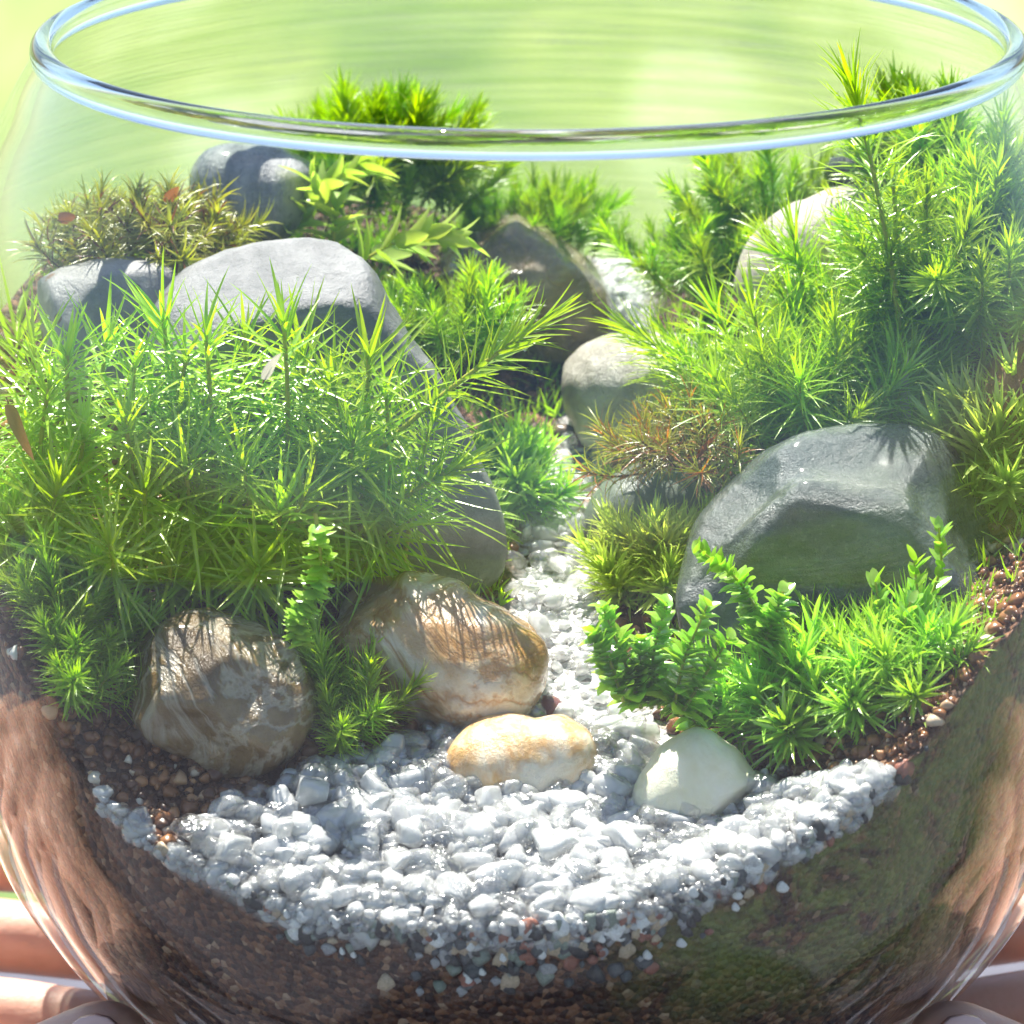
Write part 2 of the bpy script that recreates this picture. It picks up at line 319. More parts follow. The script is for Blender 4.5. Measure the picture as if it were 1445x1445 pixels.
# ---------------------------------------------------------------- stones
def stone(name, label, poly, mat, depth, base=None, rough=(.10, 1.0), ridge=0., seed=0, boxy=.8, y=None, res=5, group='stones set in the moss garden', cuts=(), facets=0):
    P = np.array(poly, float); x0, y0 = P.min(0); x1, y1 = P.max(0)
    cx, cyy = (x0+x1)/2, (y0+y1)/2
    if y is None:
        b = at(*(base or (cx, y1-8))); y = b[1]+depth*.55
    ctr = on_y(cx, cyy, y); k = np.linalg.norm(ctr-CAM)/F
    ang = np.arctan2(-(P[:, 1]-cyy), P[:, 0]-cx); rr_ = np.hypot(P[:, 0]-cx, P[:, 1]-cyy)*k
    o_ = np.argsort(ang); ang = ang[o_]; rr_ = rr_[o_]
    A = np.r_[ang-2*math.pi, ang, ang+2*math.pi]; RR = np.r_[rr_, rr_, rr_]
    gx = np.linspace(-math.pi, math.pi, 720); g = np.interp(gx, A, RR)
    ker = np.hanning(41); ker /= ker.sum(); g = np.convolve(np.r_[g[-40:], g, g[:40]], ker, 'same')[40:-40]
    bm = bmesh.new(); bmesh.ops.create_icosphere(bm, subdivisions=res, radius=1)
    vd = ray(cx, cyy); uu = np.cross(RT, vd); mr = rr_.mean()
    fr_ = np.random.default_rng(int(seed)+50); cl_ = [(Vector(c_[:3]).normalized(), c_[3]) for c_ in cuts]
    for _ in range(facets):
        f_ = fr_.normal(size=3); f_[1] = -abs(f_[1]); cl_.append((Vector(f_).normalized(), fr_.uniform(.72, .9)))
    for v_ in bm.verts:
        n_ = v_.co; a = math.atan2(n_.z, n_.x); sp = math.hypot(n_.x, n_.z)**boxy; dp = math.copysign(abs(n_.y)**boxy, n_.y)
        r_ = float(np.interp(a, gx, g)); r_ = mr+(r_-mr)*min(1, sp*1.15)
        p = (RT*math.cos(a)+uu*math.sin(a))*r_*sp+np.array([0, 1, -.22])*dp*depth
        q_ = Vector(p)+Vector((seed*7.3, seed*3.1, seed))
        d_ = rough[0]*noise.fractal(q_*rough[1], 1, 2.1, 5)
        if ridge: d_ += ridge*(abs(noise.noise(q_*rough[1]*.9))-.25)+ridge*.6*(abs(noise.noise(q_*rough[1]*2.3+Vector((9, 9, 9))))-.25)
        w_ = Vector(p)
        for f_, lim in cl_:
            sup = math.sqrt((f_.x*mr)**2+(f_.y*depth)**2+(f_.z*mr)**2); e_ = w_.dot(f_)-lim*sup-.06*sup*noise.noise(q_*.8)
            if e_ > 0: w_ = w_-f_*e_*.85
        v_.co = w_+Vector(p).normalized()*d_*mr*.55
    bm.normal_update(); me = bpy.data.meshes.new(name); bm.to_mesh(me)
    vv = [v_.co+Vector(ctr) for v_ in bm.verts]; ff = [[l.index for l in f.verts] for f in bm.faces]; bm.free()
    me.polygons.foreach_set('use_smooth', np.ones(len(me.polygons), bool))
    BV.append(bvhtree.BVHTree.FromPolygons(vv, ff))
    o = link(name, me, mat); o.location = ctr; tag(o, label, 'stone', group); return o

MS = m_stone
GREY = MS('pale_grey_stone', [(.11, .115, .11), (.2, .2, .195), (.31, .31, .30)], .6, .42, .5, 8, speck=(1.7, (.16, .13, .10), .10), streak=(1, 1, 2.2))
stone('boulder', 'large smooth grey boulder, pale on top, behind the needle moss patch', [(228, 410), (300, 362), (390, 340), (470, 342), (525, 375), (550, 420), (590, 480), (640, 560), (680, 650), (710, 740), (702, 830), (600, 855), (450, 840), (330, 760), (250, 600), (212, 480)], GREY, 1.9, base=(600, 835), rough=(.09, .6), seed=1, cuts=[(.25, -.95, .15, .55), (0, -.35, .93, .86)])
stone('stone', 'pale elongated stone below the olive moss, touching the large boulder', [(50, 400), (120, 371), (200, 370), (250, 388), (262, 450), (235, 540), (120, 570), (45, 510)], MS('pale_stone', [(.17, .165, .155), (.27, .265, .255), (.38, .375, .365)], .6, .45, .4, 6, speck=(2.2, (.16, .10, .06), .2)), 1.0, y=1.2, rough=(.14, .8), seed=2, facets=3)
stone('stone', 'small wet grey stone between olive moss and broad-leaved sprig', [(272, 240), (292, 210), (350, 204), (410, 216), (440, 240), (430, 275), (405, 335), (340, 345), (285, 320)], MS('wet_grey', [(.10, .105, .11), (.22, .225, .23), (.36, .36, .36)], .8, .28, .5, 5, streak=(2.5, 1, .5), coat=.3), .9, y=4.6, rough=(.12, .9), seed=3)
stone('stone', 'glossy wet brown stone with tan veins beside the upper path', [(622, 330), (650, 297), (690, 288), (750, 308), (800, 343), (842, 385), (866, 430), (868, 485), (830, 525), (760, 540), (700, 525), (645, 450), (618, 380)], MS('wet_brown', [(.13, .105, .065), (.26, .195, .11), (.42, .33, .21)], .7, .16, .55, 4, vein=(.9, (.34, .24, .13), .05), coat=.7, streak=(1, 1, 2.2)), 1.2, base=(800, 520), rough=(.13, .9), ridge=.16, seed=4, facets=4)
stone('stone', 'pale tan rough stone beside the narrow path, under fine green moss', [(795, 520), (830, 482), (900, 474), (980, 480), (1020, 520), (1020, 600), (960, 645), (850, 645), (808, 600)], MS('tan_rough', [(.22, .2, .15), (.40, .37, .31), (.56, .54, .48)], .9, .4, .6, 6, coat=.2), 1.2, base=(860, 640), rough=(.14, 1.), seed=5)
stone('stone', 'big dark green-grey stone with wet shining top', [(952, 850), (985, 745), (1045, 672), (1110, 625), (1200, 607), (1320, 611), (1372, 650), (1412, 720), (1427, 800), (1405, 900), (1300, 960), (1100, 960), (975, 920)], MS('dark_green_grey', [(.035, .047, .044), (.07, .09, .084), (.14, .16, .15)], .7, .24, .5, 7, coat=.5, streak=(.6, 1, 2)), 1.9, base=(1130, 950), rough=(.08, .8), seed=6, boxy=.7, cuts=[(-.12, -.95, .12, .55), (.1, -.45, .9, .62), (-.6, -.35, .6, .72), (.75, -.4, .45, .7)])
stone('stone', 'beige stone half hidden behind the tall star moss', [(1035, 400), (1078, 322), (1140, 280), (1230, 268), (1290, 300), (1305, 400), (1200, 490), (1080, 480)], MS('beige_stone', [(.32, .27, .22), (.46, .41, .35), (.58, .54, .48)], .6, .45, .4, 5), 1.0, y=3.4, rough=(.1, .8), seed=7)
stone('stone', 'dark wet stone at the foot of the far glass wall', [(1160, 238), (1200, 208), (1260, 199), (1320, 204), (1338, 238), (1280, 275), (1180, 272)], MS('black_wet', [(.03, .028, .025), (.08, .075, .065), (.2, .19, .17)], .9, .2, .5, 5, coat=.6), .8, y=5.0, rough=(.12, 1.), seed=8)
stone('stone', 'little round grey stone at the head of the path', [(928, 335), (945, 305), (978, 304), (1003, 340), (978, 368), (940, 364)], MS('round_grey', [(.2, .2, .21), (.35, .35, .36), (.5, .5, .5)], 1.2, .25, .3, 7, coat=.4), .45, y=5.8, rough=(.06, 1.2), seed=9)
stone('stone', 'low dark green stone beside the narrow path, before the rusty moss', [(822, 742), (845, 690), (880, 664), (950, 657), (990, 690), (985, 765), (880, 780)], MS('low_green', [(.07, .085, .065), (.13, .15, .12), (.22, .24, .2)], .8, .35, .3, 6), .8, base=(880, 760), rough=(.07, .9), seed=10)
stone('quartz_stone', 'knobbly brown translucent quartz stone with white veins and wet gloss', [(180, 945), (208, 890), (270, 864), (330, 867), (390, 890), (430, 932), (441, 990), (420, 1050), (378, 1092), (335, 1108), (275, 1068), (198, 1025)], MS('brown_quartz', [(.075, .042, .012), (.18, .112, .042), (.31, .22, .115)], .55, .2, .5, 3.2, vein=(.5, (.42, .37, .29), .05), coat=.6, trans=.12), 1.0, base=(340, 1098), rough=(.14, .8), ridge=.26, seed=11, facets=6)
stone('quartz_stone', 'large amber and white quartz stone standing between boulder and cream pebble', [(455, 905), (488, 835), (560, 814), (640, 824), (672, 850), (730, 868), (770, 908), (776, 970), (745, 1015), (640, 1058), (540, 1058), (462, 1010)], MS('amber_quartz', [(.36, .16, .03), (.46, .28, .11), (.60, .52, .42), (.68, .64, .58)], .3, .25, .3, 2.2, vein=(.3, (.34, .16, .04), .05), coat=.4, trans=.15), 1.1, base=(700, 1035), rough=(.10, .7), ridge=.2, seed=12, facets=6)
stone('pebble', 'rounded cream pebble with orange stain on the clear chips', [(626, 1072), (650, 1030), (700, 1009), (760, 1014), (800, 1009), (836, 1035), (843, 1080), (805, 1112), (740, 1136), (680, 1118), (640, 1102)], MS('cream_stone', [(.80, .71, .55), (.70, .40, .15), (.80, .70, .54), (.82, .75, .62)], .8, .35, .45, 3, trans=.15, coat=.2), .75, base=(740, 1118), rough=(.1, .9), ridge=.16, seed=13)
stone('pebble', 'pale yellow-white triangular pebble on the chips before the feathery moss', [(890, 1150), (918, 1078), (955, 1040), (985, 1024), (1022, 1045), (1060, 1082), (1086, 1135), (1045, 1165), (960, 1175)], MS('yellow_white', [(.68, .64, .40), (.80, .77, .58), (.84, .80, .66)], .8, .4, .3, 4, trans=.2), .6, base=(980, 1158), rough=(.09, 1.), seed=14, facets=2)
stone('stone', 'orange-brown wet stone against the glass behind the tufted moss', [(1362, 590), (1388, 530), (1430, 490), (1480, 478), (1510, 560), (1480, 650), (1385, 650)], MS('orange_stone', [(.10, .045, .015), (.30, .14, .05), (.5, .28, .12)], .8, .3, .5, 5, coat=.3), .8, y=-.6, rough=(.14, 1.), seed=15)
for px, py, sx_, lab, col in [(822, 622, .26, 'tiny red-brown wet pebble beside the tan stone', (.14, .05, .03)), (795, 612, .2, 'tiny brown pebble in the narrow path by the tan stone', (.12, .08, .05)), (817, 652, .2, 'tiny dark grey pebble below the red-brown pebble', (.06, .06, .065)),
    (785, 775, .14, 'tiny olive pebble in the middle of the path', (.12, .11, .05)), (862, 1045, .3, 'small pale green-grey pebble beside the cream pebble', (.42, .46, .38)), (905, 1050, .26, 'small pinkish brown pebble behind the triangular pebble', (.3, .2, .16)), (1150, 1165, .3, 'small slate pebble lying among clear chips by the triangular pebble', (.11, .13, .15)), (775, 1000, .24, 'small dark red pebble at the foot of the amber quartz', (.12, .05, .05))]:
    p = at(px, py); kk = sx_*99
    stone('pebble', lab, [(px+kk*math.cos(a)*random.uniform(.85, 1.1), py-kk*.75*math.sin(a)*random.uniform(.85, 1.1)) for a in np.linspace(0, 6.28, 9)[:-1]], m_grain('pebble_mat', col, .25), sx_*.8, y=p[1], res=3, rough=(.1, 2.), seed=px, group='small pebbles in the path')

# ---------------------------------------------------------------- clear chips on the path
def chip_mesh(i, sub):
    r = np.random.default_rng(i); bm = bmesh.new(); bmesh.ops.create_icosphere(bm, subdivisions=sub, radius=1.1)
    pl = []
    for _ in range(9):
        f_ = r.normal(size=3); pl.append((Vector(f_).normalized(), r.uniform(.55, .88)))
    sc_ = Vector((1.15, r.uniform(.75, 1), r.uniform(.6, .85)))
    for v_ in bm.verts:
        v_.co *= 1+.22*noise.noise(v_.co*1.2+Vector((i*3.7, 0, 0)))
        for f_, lim in pl:
            e_ = v_.co.dot(f_)-lim
            if e_ > 0: v_.co -= f_*e_*.88
        v_.co *= sc_
    me = bpy.data.meshes.new('chip'); bm.to_mesh(me); bm.free()
    me.polygons.foreach_set('use_smooth', np.ones(len(me.polygons), bool)); me.update(); return me
CH = []; MI = [0, 1, 2, 1, 0, 1, 2, 0, 1, 1, 0, 2]
for i in range(12):
    m_ = chip_mesh(i, 3); m_.materials.append(M_CHIPS[MI[i]]); CH.append(m_)
def rot(): return Matrix.Rotation(random.uniform(0, 6.28), 3, 'Z') @ Matrix.Rotation(random.uniform(0, 6.28), 3, 'X')
spots = []
while len(spots) < 2900:
    y = random.uniform(-8.4, 7.4) if random.random() < .35 else random.uniform(-8.4, -4.2); x = random.uniform(-6, 6)
    if random.random() > sandmask(np.array(x), np.array(y)) or (abs(x-np.interp(y, PY, PX)) > .7*np.interp(y, PY, PW) and random.random() < .35): continue
    z = float(hgt(x, y)); s_ = random.choice([.07, .09, .11, .13, .15, .18, .22, .28]) if y < -4 else random.choice([.07, .09, .11, .14, .17])
    zz = z+random.uniform(-.05, .22)
    if math.hypot(x, y) > Rin(zz)-s_*1.05-.03: continue
    vq = np.array([x, y, zz])-CAM; ux, uy = 722.5+F*(vq@RT)/(vq@FW), 722.5-F*(vq@UP)/(vq@FW)
    if (640 < ux < 830 and 1020 < uy < 1098) or (905 < ux < 1070 and 1030 < uy < 1118): continue
    spots.append((s_*random.uniform(.85, 1.15), x, y, zz))
for i in range(420):      # chips pressed against the front glass
    a = random.uniform(-135, -55); j = int((R_(a)+math.pi)/(2*math.pi)*NT_) % NT_; s_ = random.choice([.08, .1, .13, .16, .2]); z = zc[j]+random.uniform(-.16, .14)
    r = Rin(z)-s_-.02; spots.append((s_, r*math.cos(R_(a)), r*math.sin(R_(a)), z))
spots.sort(key=lambda q: -q[0]*(1.35 if q[2] < -4 else .9)*(1 if q[3] > float(hgt(q[1], q[2]))+.06 or math.hypot(q[1], q[2]) > 7.9 else .45))
for i, (s_, x, y, z) in enumerate(spots[:290]):
    o = link('glass_chip', CH[i % 12]); o.location = (x, y, z+.04); o.scale = (s_,)*3; o.rotation_euler = rot().to_euler()
    tag(o, 'clear crushed glass chip lying loose on the bright sand path', 'glass chip', 'clear glass chips on the sand path')
vv, tt, mi, off = [], [], [], 0
cache = []
for m_ in [chip_mesh(i, 2) for i in range(12)]:
    a = np.empty(len(m_.vertices)*3, np.float32); m_.vertices.foreach_get('co', a); tr_ = np.array([p.vertices[:] for p in m_.polygons]); cache.append((a.reshape(-1, 3), tr_))
for i, (s_, x, y, z) in enumerate(spots[290:]):
    a, tr_ = cache[i % 12]; vv.append(a@np.array(rot())*s_+np.array([x, y, z])); tt.append(tr_+off); mi.append(np.full(len(tr_), MI[i % 12])); off += len(a)
me = mesh_np('glass_grit', np.concatenate(vv), tris=np.concatenate(tt), smooth=True, mi=np.concatenate(mi))
tag(link('glass_grit', me, M_CHIPS), 'fine clear glass grit bedded between the larger chips', 'glass grit', kind='stuff')

# ---------------------------------------------------------------- gravel band against the front glass
GC = [('dark grey', (.05, .055, .06)), ('white', (.6, .6, .58)), ('tan', (.36, .28, .19)), ('red-brown', (.22, .08, .05)), ('grey-green', (.16, .19, .16)), ('black', (.02, .02, .022)), ('mid grey', (.25, .25, .26))]
GM = []; fac = [[Vector(np.random.default_rng(k*9+j).normal(size=3)).normalized() for j in range(7)] for k in range(4)]
for k, (nm, col) in enumerate(GC):
    bm = bmesh.new(); bmesh.ops.create_icosphere(bm, subdivisions=2, radius=1)
    for v_ in bm.verts:
        v_.co *= 1+.5*noise.noise(v_.co*1.1+Vector((k*5, 0, 0)))
        for f_ in fac[k % 4]:
            d_ = v_.co.dot(f_)-.62
            if d_ > 0: v_.co -= f_*d_*.9
    me = bpy.data.meshes.new('grain'); bm.to_mesh(me); bm.free(); me.polygons.foreach_set('use_smooth', np.ones(len(me.polygons), bool)); me.materials.append(m_grain('gravel_'+nm.replace(' ', '_').replace('-', '_'), col)); GM.append(me)
for i in range(285):
    a = random.gauss(-88, 15); 
    if not -132 < a < -50: continue
    j = int((R_(a)+math.pi)/(2*math.pi)*NT_) % NT_; z = zc[j]+.12-abs(random.gauss(0, .42))*max(.25, math.cos(R_((a+90)*1.7)))
    s_ = random.choice([.06, .08, .1, .13, .17]); k = random.choices(range(7), [6, 3, 3, 2, 4, 4, 4])[0]
    r = Rin(z)-s_*.62-.015
    o = link('gravel_grain', GM[k]); o.location = (r*math.cos(R_(a)), r*math.sin(R_(a)), z); o.scale = (s_*.6, s_*random.uniform(.8, 1.2), s_*random.uniform(.8, 1.3)); o.rotation_euler = (0, 0, R_(a))
    tag(o, GC[k][0]+' gravel grain in the thin band against the front glass', 'gravel', GC[k][0]+' gravel grains under the chips')

# ---------------------------------------------------------------- soil crumbs on the banks
vv, tt, rn_, off = [], [], [], 0
gv = []
for m_ in GM[:4]:
    a = np.empty(len(m_.vertices)*3, np.float32); m_.vertices.foreach_get('co', a); gv.append((a.reshape(-1, 3), np.array([p.vertices[:] for p in m_.polygons])))
while len(vv) < 5200:
    a = random.uniform(0, 6.28); r = 8.5*math.sqrt(random.random()); x, y = r*math.cos(a), r*math.sin(a)
    if float(sandmask(np.array(x), np.array(y))) > .25 or y > 2: continue
    if y > -4 and r < 6 and random.random() < .6: continue
    z = float(hgt(x, y)); s_ = random.choice([.03, .04, .05, .07, .1, .13])
    if r > Rin(z)-s_-.03: continue
    g_, f_ = gv[len(vv) % 4]; vv.append(g_@np.array(rot())*s_+np.array([x, y, z+random.uniform(0, .08)])); tt.append(f_+off); rn_.append(np.full(len(g_), random.random())); off += len(g_)
t = NT('crumbs'); cr_ = t.ramp(t.attr('rnd'), [(0, (.05, .02, .008)), (.35, (.13, .05, .02)), (.65, (.26, .11, .04)), (.85, (.42, .2, .08)), (.95, (.55, .4, .26)), (1, (.8, .78, .72))])
M_CRUMB = t.done(t.n('BsdfPrincipled', {'Base Color': cr_, 'Roughness': .3}).outputs[0])
tag(link('soil_crumbs', mesh_np('soil_crumbs', np.concatenate(vv), tris=np.concatenate(tt), attrs={'rnd': np.concatenate(rn_)}), M_CRUMB), 'loose red-brown and orange soil crumbs strewn over the banks', 'soil', kind='stuff')

# ---------------------------------------------------------------- moss: leaves and shoots
def frame(d):
    d = d/np.linalg.norm(d, axis=-1, keepdims=True); ref = np.where(np.abs(d[..., 2:3]) > .9, np.array([1., 0, 0]), np.array([0, 0, 1.]))
    u = np.cross(d, ref); u /= np.linalg.norm(u, axis=-1, keepdims=True); return d, u, np.cross(u, d)
def leaves(base, dirs, away, length, width, curl, K=4, keel=.25, shape=.55, r=rng):
    """strip leaves with a keel: base (N,3), dirs (N,3), away (N,3) bending direction"""
    N = len(base); d = dirs/np.linalg.norm(dirs, axis=1, keepdims=True)
    side = np.cross(d, away); side /= np.linalg.norm(side, axis=1, keepdims=True)+1e-9
    t_ = np.linspace(0, 1, K+1)
    ang = np.asarray(curl)[:, None]*t_[None]*.5
    aw = away-np.sum(away*d, 1, keepdims=True)*d; aw /= np.linalg.norm(aw, axis=1, keepdims=True)+1e-9
    cen = base[:, None]+np.asarray(length)[:, None, None]*t_[None, :, None]*(np.cos(ang)[..., None]*d[:, None]+np.sin(ang)[..., None]*aw[:, None])
    wp = np.clip((t_+.12)/.3, 0, 1)**.6*(1-t_**(1/shape))**.8+.02
    hw = .5*np.asarray(width)[:, None, None]*wp[None, :, None]*side[:, None]
    kv = -aw[:, None]*(np.asarray(width)[:, None]*wp[None]*keel)[..., None]
    V_ = np.stack([cen-hw, cen-kv, cen+hw], 2).reshape(-1, 3)
    b = (np.arange(N)*(K+1)*3)[:, None, None]; k = (np.arange(K)*3)[None, :, None]
    q1 = b+k+np.array([0, 1, 4, 3]); q2 = b+k+np.array([1, 2, 5, 4])
    Q = np.concatenate([q1.reshape(-1, 4), q2.reshape(-1, 4)])
    al = np.broadcast_to(t_[None, :, None], (N, K+1, 3)).ravel(); rn = np.broadcast_to(r.random(N)[:, None, None], (N, K+1, 3)).ravel()
    return V_, Q, al, rn
def tube(P, rad_, n=5):
    P = np.asarray(P, float); T = np.gradient(P, axis=0); _, u, v = frame(T); a = np.linspace(0, 2*math.pi, n, endpoint=False)
    rad_ = np.broadcast_to(rad_, (len(P),))
    V_ = (P[:, None]+rad_[:, None, None]*(np.cos(a)[None, :, None]*u[:, None]+np.sin(a)[None, :, None]*v[:, None])).reshape(-1, 3)
    r = np.arange(n); Q = np.concatenate([np.stack([k*n+r, k*n+(r+1) % n, (k+1)*n+(r+1) % n, (k+1)*n+r], 1) for k in range(len(P)-1)]); return V_, Q
def curve(p0, p1, sag, n=12):
    t_ = np.linspace(0, 1, n)[:, None]; p0, p1 = np.asarray(p0, float), np.asarray(p1, float); return p0*(1-t_)+p1*t_+np.asarray(sag)*4*t_*(1-t_)
def along(P, t_):
    i = np.clip(t_*(len(P)-1), 0, len(P)-1.001); k = i.astype(int); f = (i-k)[:, None]; T = np.gradient(P, axis=0)
    return P[k]*(1-f)+P[k+1]*f, T[k]*(1-f)+T[k+1]*f
def shoot_geo(P, n, ll, lw, a0, a1, curl, t0=.1, r=rng, shape=.55, K=4, power=1.0, keel=.25, ap=1.6):
    """leaves in a spiral round the stem P; a0/a1 leaf angle from the stem at bottom/top (degrees)"""
    t_ = t0+(1-t0)*(np.arange(n)/max(1, n-1))**power; B, T = along(P, t_); d, u, v = frame(T)
    az = np.arange(n)*2.39996+r.normal(0, .25, n); rad_ = np.cos(az)[:, None]*u+np.sin(az)[:, None]*v
    s_ = (t_-t0)/(1-t0); an = np.radians(a0+(a1-a0)*s_**ap+r.normal(0, 9, n))
    D = np.cos(an)[:, None]*d+np.sin(an)[:, None]*rad_
    L = ll*(.65+.5*np.sin(np.pi*np.clip(s_*.75+.15, 0, 1)))*r.uniform(.75, 1.15, n)
    aw = rad_*np.cos(an)[:, None]-d*np.sin(an)[:, None]
    return leaves(B, D, aw, L, lw*r.uniform(.75, 1.2, n), r.normal(curl, .25, n), K, keel, shape, r)
def shoot_mesh(name, seed, L, n, ll, lw, a0, a1, curl, leaf_m, stem_m, bend=.15, sr=.02, shape=.55, t0=.12, K=4):
    r = np.random.default_rng(seed); P = curve((0, 0, -.15), (r.normal(0, bend)*L, r.normal(0, bend)*L, L), (r.normal(0, bend*.4)*L, r.normal(0, bend*.4)*L, 0), 9)
    V1, Q1, al, rn = shoot_geo(P, n, ll, lw, a0, a1, curl, t0, r, shape, K); V2, Q2 = tube(P, np.linspace(sr, sr*.6, 9), 4)
    me = mesh_np(name, np.concatenate([V1, V2]), quads=np.concatenate([Q1, Q2+len(V1)]), attrs={'along': np.r_[al, np.zeros(len(V2))], 'rnd': np.r_[rn, np.zeros(len(V2))]}, mi=np.r_[np.zeros(len(Q1)), np.ones(len(Q2))])
    me.materials.append(leaf_m); me.materials.append(stem_m); return me
VAR = {
 'fine':   [shoot_mesh('shoot', 100+i, 1.0, 105, .44, .036, 60, 12, .45, M_FINE, M_STEM) for i in range(6)],
 'dense':  [shoot_mesh('shoot', 200+i, .9, 110, .5, .032, 50, 8, .3, M_FINE, M_STEM) for i in range(6)],
 'long':   [shoot_mesh('shoot', 300+i, 1.5, 75, .75, .034, 48, 8, .6, M_FINE, M_STEM, .22) for i in range(6)],
 'olive':  [shoot_mesh('shoot', 400+i, .8, 55, .55, .04, 70, 15, .9, M_OLIVE, M_BSTEM, .25) for i in range(6)],
 'rusty':  [shoot_mesh('shoot', 500+i, .9, 45, .62, .03, 60, 12, .7, M_RUSTY, M_BSTEM, .3) for i in range(6)],
 'pale':   [shoot_mesh('shoot', 600+i, .9, 60, .6, .06, 55, 10, .35, M_PALE, M_STEM) for i in range(6)],
 'feather': [shoot_mesh('shoot', 700+i, .8, 62, .68, .075, 66, 16, .5, M_SCALE, M_STEM, .2, shape=.55, K=5) for i in range(6)],
}
def surf(x, y, zmax=15.):
    """height of the bed or of a stone standing there"""
    best = -9
    for b in BV:
        h_ = b.ray_cast(Vector((x, y, zmax)), Vector((0, 0, -1)))
        if h_[0] is not None and h_[0].z > best: best = h_[0].z
    return best
def clump(label, kind, base, rx, ry, n, scale=1., dome=.3, tilt=38, lean=(0, 0), on_stone=False, y=None, jitter=.18, name='moss_clump', group=None):
    c_ = at(*base) if y is None else on_y(base[0], base[1], y)
    e = empty(name, c_); tag(e, label, 'moss', group)
    for i in range(n):
        rho = math.sqrt((i+.5)/n); a = i*2.39996+random.uniform(-.3, .3)
        x = rx*rho*math.cos(a); yy = ry*rho*math.sin(a)
        if y is None:
            z = (surf(c_[0]+x, c_[1]+yy) if on_stone else float(hgt(c_[0]+x, c_[1]+yy)))-c_[2]
            if abs(z) > 1.6: z = 0
        else: z = 0
        z += dome*(1-rho*rho)-.05
        wx, wy = c_[0]+x, c_[1]+yy; rr_ = math.hypot(wx, wy); lim = Rin(min(c_[2]+z+.5, H-.6))-.6
        if rr_ > lim: x -= wx*(1-lim/rr_); yy -= wy*(1-lim/rr_)
        o = link('shoot', random.choice(VAR[kind]), None, e)
        tl = R_(tilt)*rho; d = Vector((math.cos(a)*math.sin(tl)+lean[0]+random.gauss(0, jitter), math.sin(a)*math.sin(tl)+lean[1]+random.gauss(0, jitter), math.cos(tl))).normalized()
        s_ = scale*random.uniform(.75, 1.15)
        for _ in range(12):      # keep the shoot inside the glass
            tp_ = Vector((c_[0]+x, c_[1]+yy, c_[2]+z))+d*s_*(1.9 if kind == 'long' else 1.45)
            if tp_.z > H-.6 or math.hypot(tp_.x, tp_.y) < Rin(max(.5, min(tp_.z, H)))-.15: break
            d = (d-Vector((tp_.x, tp_.y, 0)).normalized()*.16).normalized()
            x -= (c_[0]+x)*.02; yy -= (c_[1]+yy)*.02
        o.rotation_mode = 'QUATERNION'; o.rotation_quaternion = d.to_track_quat('Z', 'Y') @ Matrix.Rotation(random.uniform(0, 6.28), 3, 'Z').to_quaternion()
        o.location = (x, yy, z); o.scale = (s_, s_, s_*random.uniform(.9, 1.15))
    return e
clump('tall bright green moss mound reaching above the rim line at the far glass', 'dense', (530, 300), 1.35, .7, 64, 1.12, .95, 30, y=6.2)
clump('bright green moss cushion directly behind the wet brown stone', 'dense', (752, 350), 1.05, .5, 40, .85, .2, 35, y=6.6)
clump('olive moss cushion with brown dried tips above the pale elongated stone', 'olive', (195, 375), 1.2, .8, 70, .85, .5, 50, y=2.4)
clump('thick light green moss mound against the glass beyond the dark green-grey stone', 'fine', (1392, 440), 1.0, 1.4, 62, 1.4, 1.0, 40, y=1.2)
clump('long fine grass-like moss growing behind the dark green-grey stone', 'long', (1145, 615), 1.6, .9, 62, 1.05, .25, 42, y=.6)
clump('blurry green moss clump beside the little round grey stone', 'fine', (985, 405), .75, .6, 24, 1.0, .2, 40, y=4.6)
clump('straggly moss with rusty orange leaves over the low dark green stone', 'rusty', (965, 655), .65, .5, 28, .85, .15, 55, y=-.4, lean=(-.3, 0))
clump('narrow tuft of green moss between boulder and path', 'feather', (718, 715), .32, .5, 18, .85, .3, 42)
clump('low moss tuft squeezed between boulder and wet brown stone', 'fine', (640, 490), .75, .5, 26, .95, .1, 40, y=2.4)
clump('pale yellow-green tufted moss between path and dark green-grey stone', 'pale', (922, 832), .5, .4, 24, 1.0, .15, 42)
clump('dark green moss tuft against the glass left of the brown quartz', 'fine', (95, 945), .72, .6, 30, 1.05, .25, 50)
clump('broad-shooted moss by the glass, between needle moss and the quartz-side tuft', 'feather', (25, 800), .7, .6, 22, 1.1, .2, 45)
clump('small dark green moss tuft between the two quartz stones', 'fine', (482, 1035), .36, .4, 16, 1.05, .2, 45)
clump('feathery bright moss spreading in front of the dark green-grey stone', 'feather', (1150, 1000), .9, .42, 42, 1.0, .25, 48)
clump('feathery green moss clump at the foot of the leafy sprigs', 'feather', (1275, 965), .7, .5, 26, .9, .2, 55)
clump('pale tufted moss leaning at the glass before the orange-brown stone', 'pale', (1430, 680), .45, .5, 22, 1.35, .2, 45, lean=(-.1, -.2))
clump('hazy green moss at the far glass beside the beige stone', 'fine', (1075, 330), .7, .5, 22, 1.1, .2, 40, y=5.2)
clump('shaded moss bank along the far glass beyond the tall star moss', 'fine', (1350, 290), 1.0, .8, 36, 1.35, .5, 40, y=3.6)
clump('green moss growing between beige stone and the tall star moss', 'long', (1290, 470), 1.0, .9, 34, 1.05, .2, 40, y=1.6)

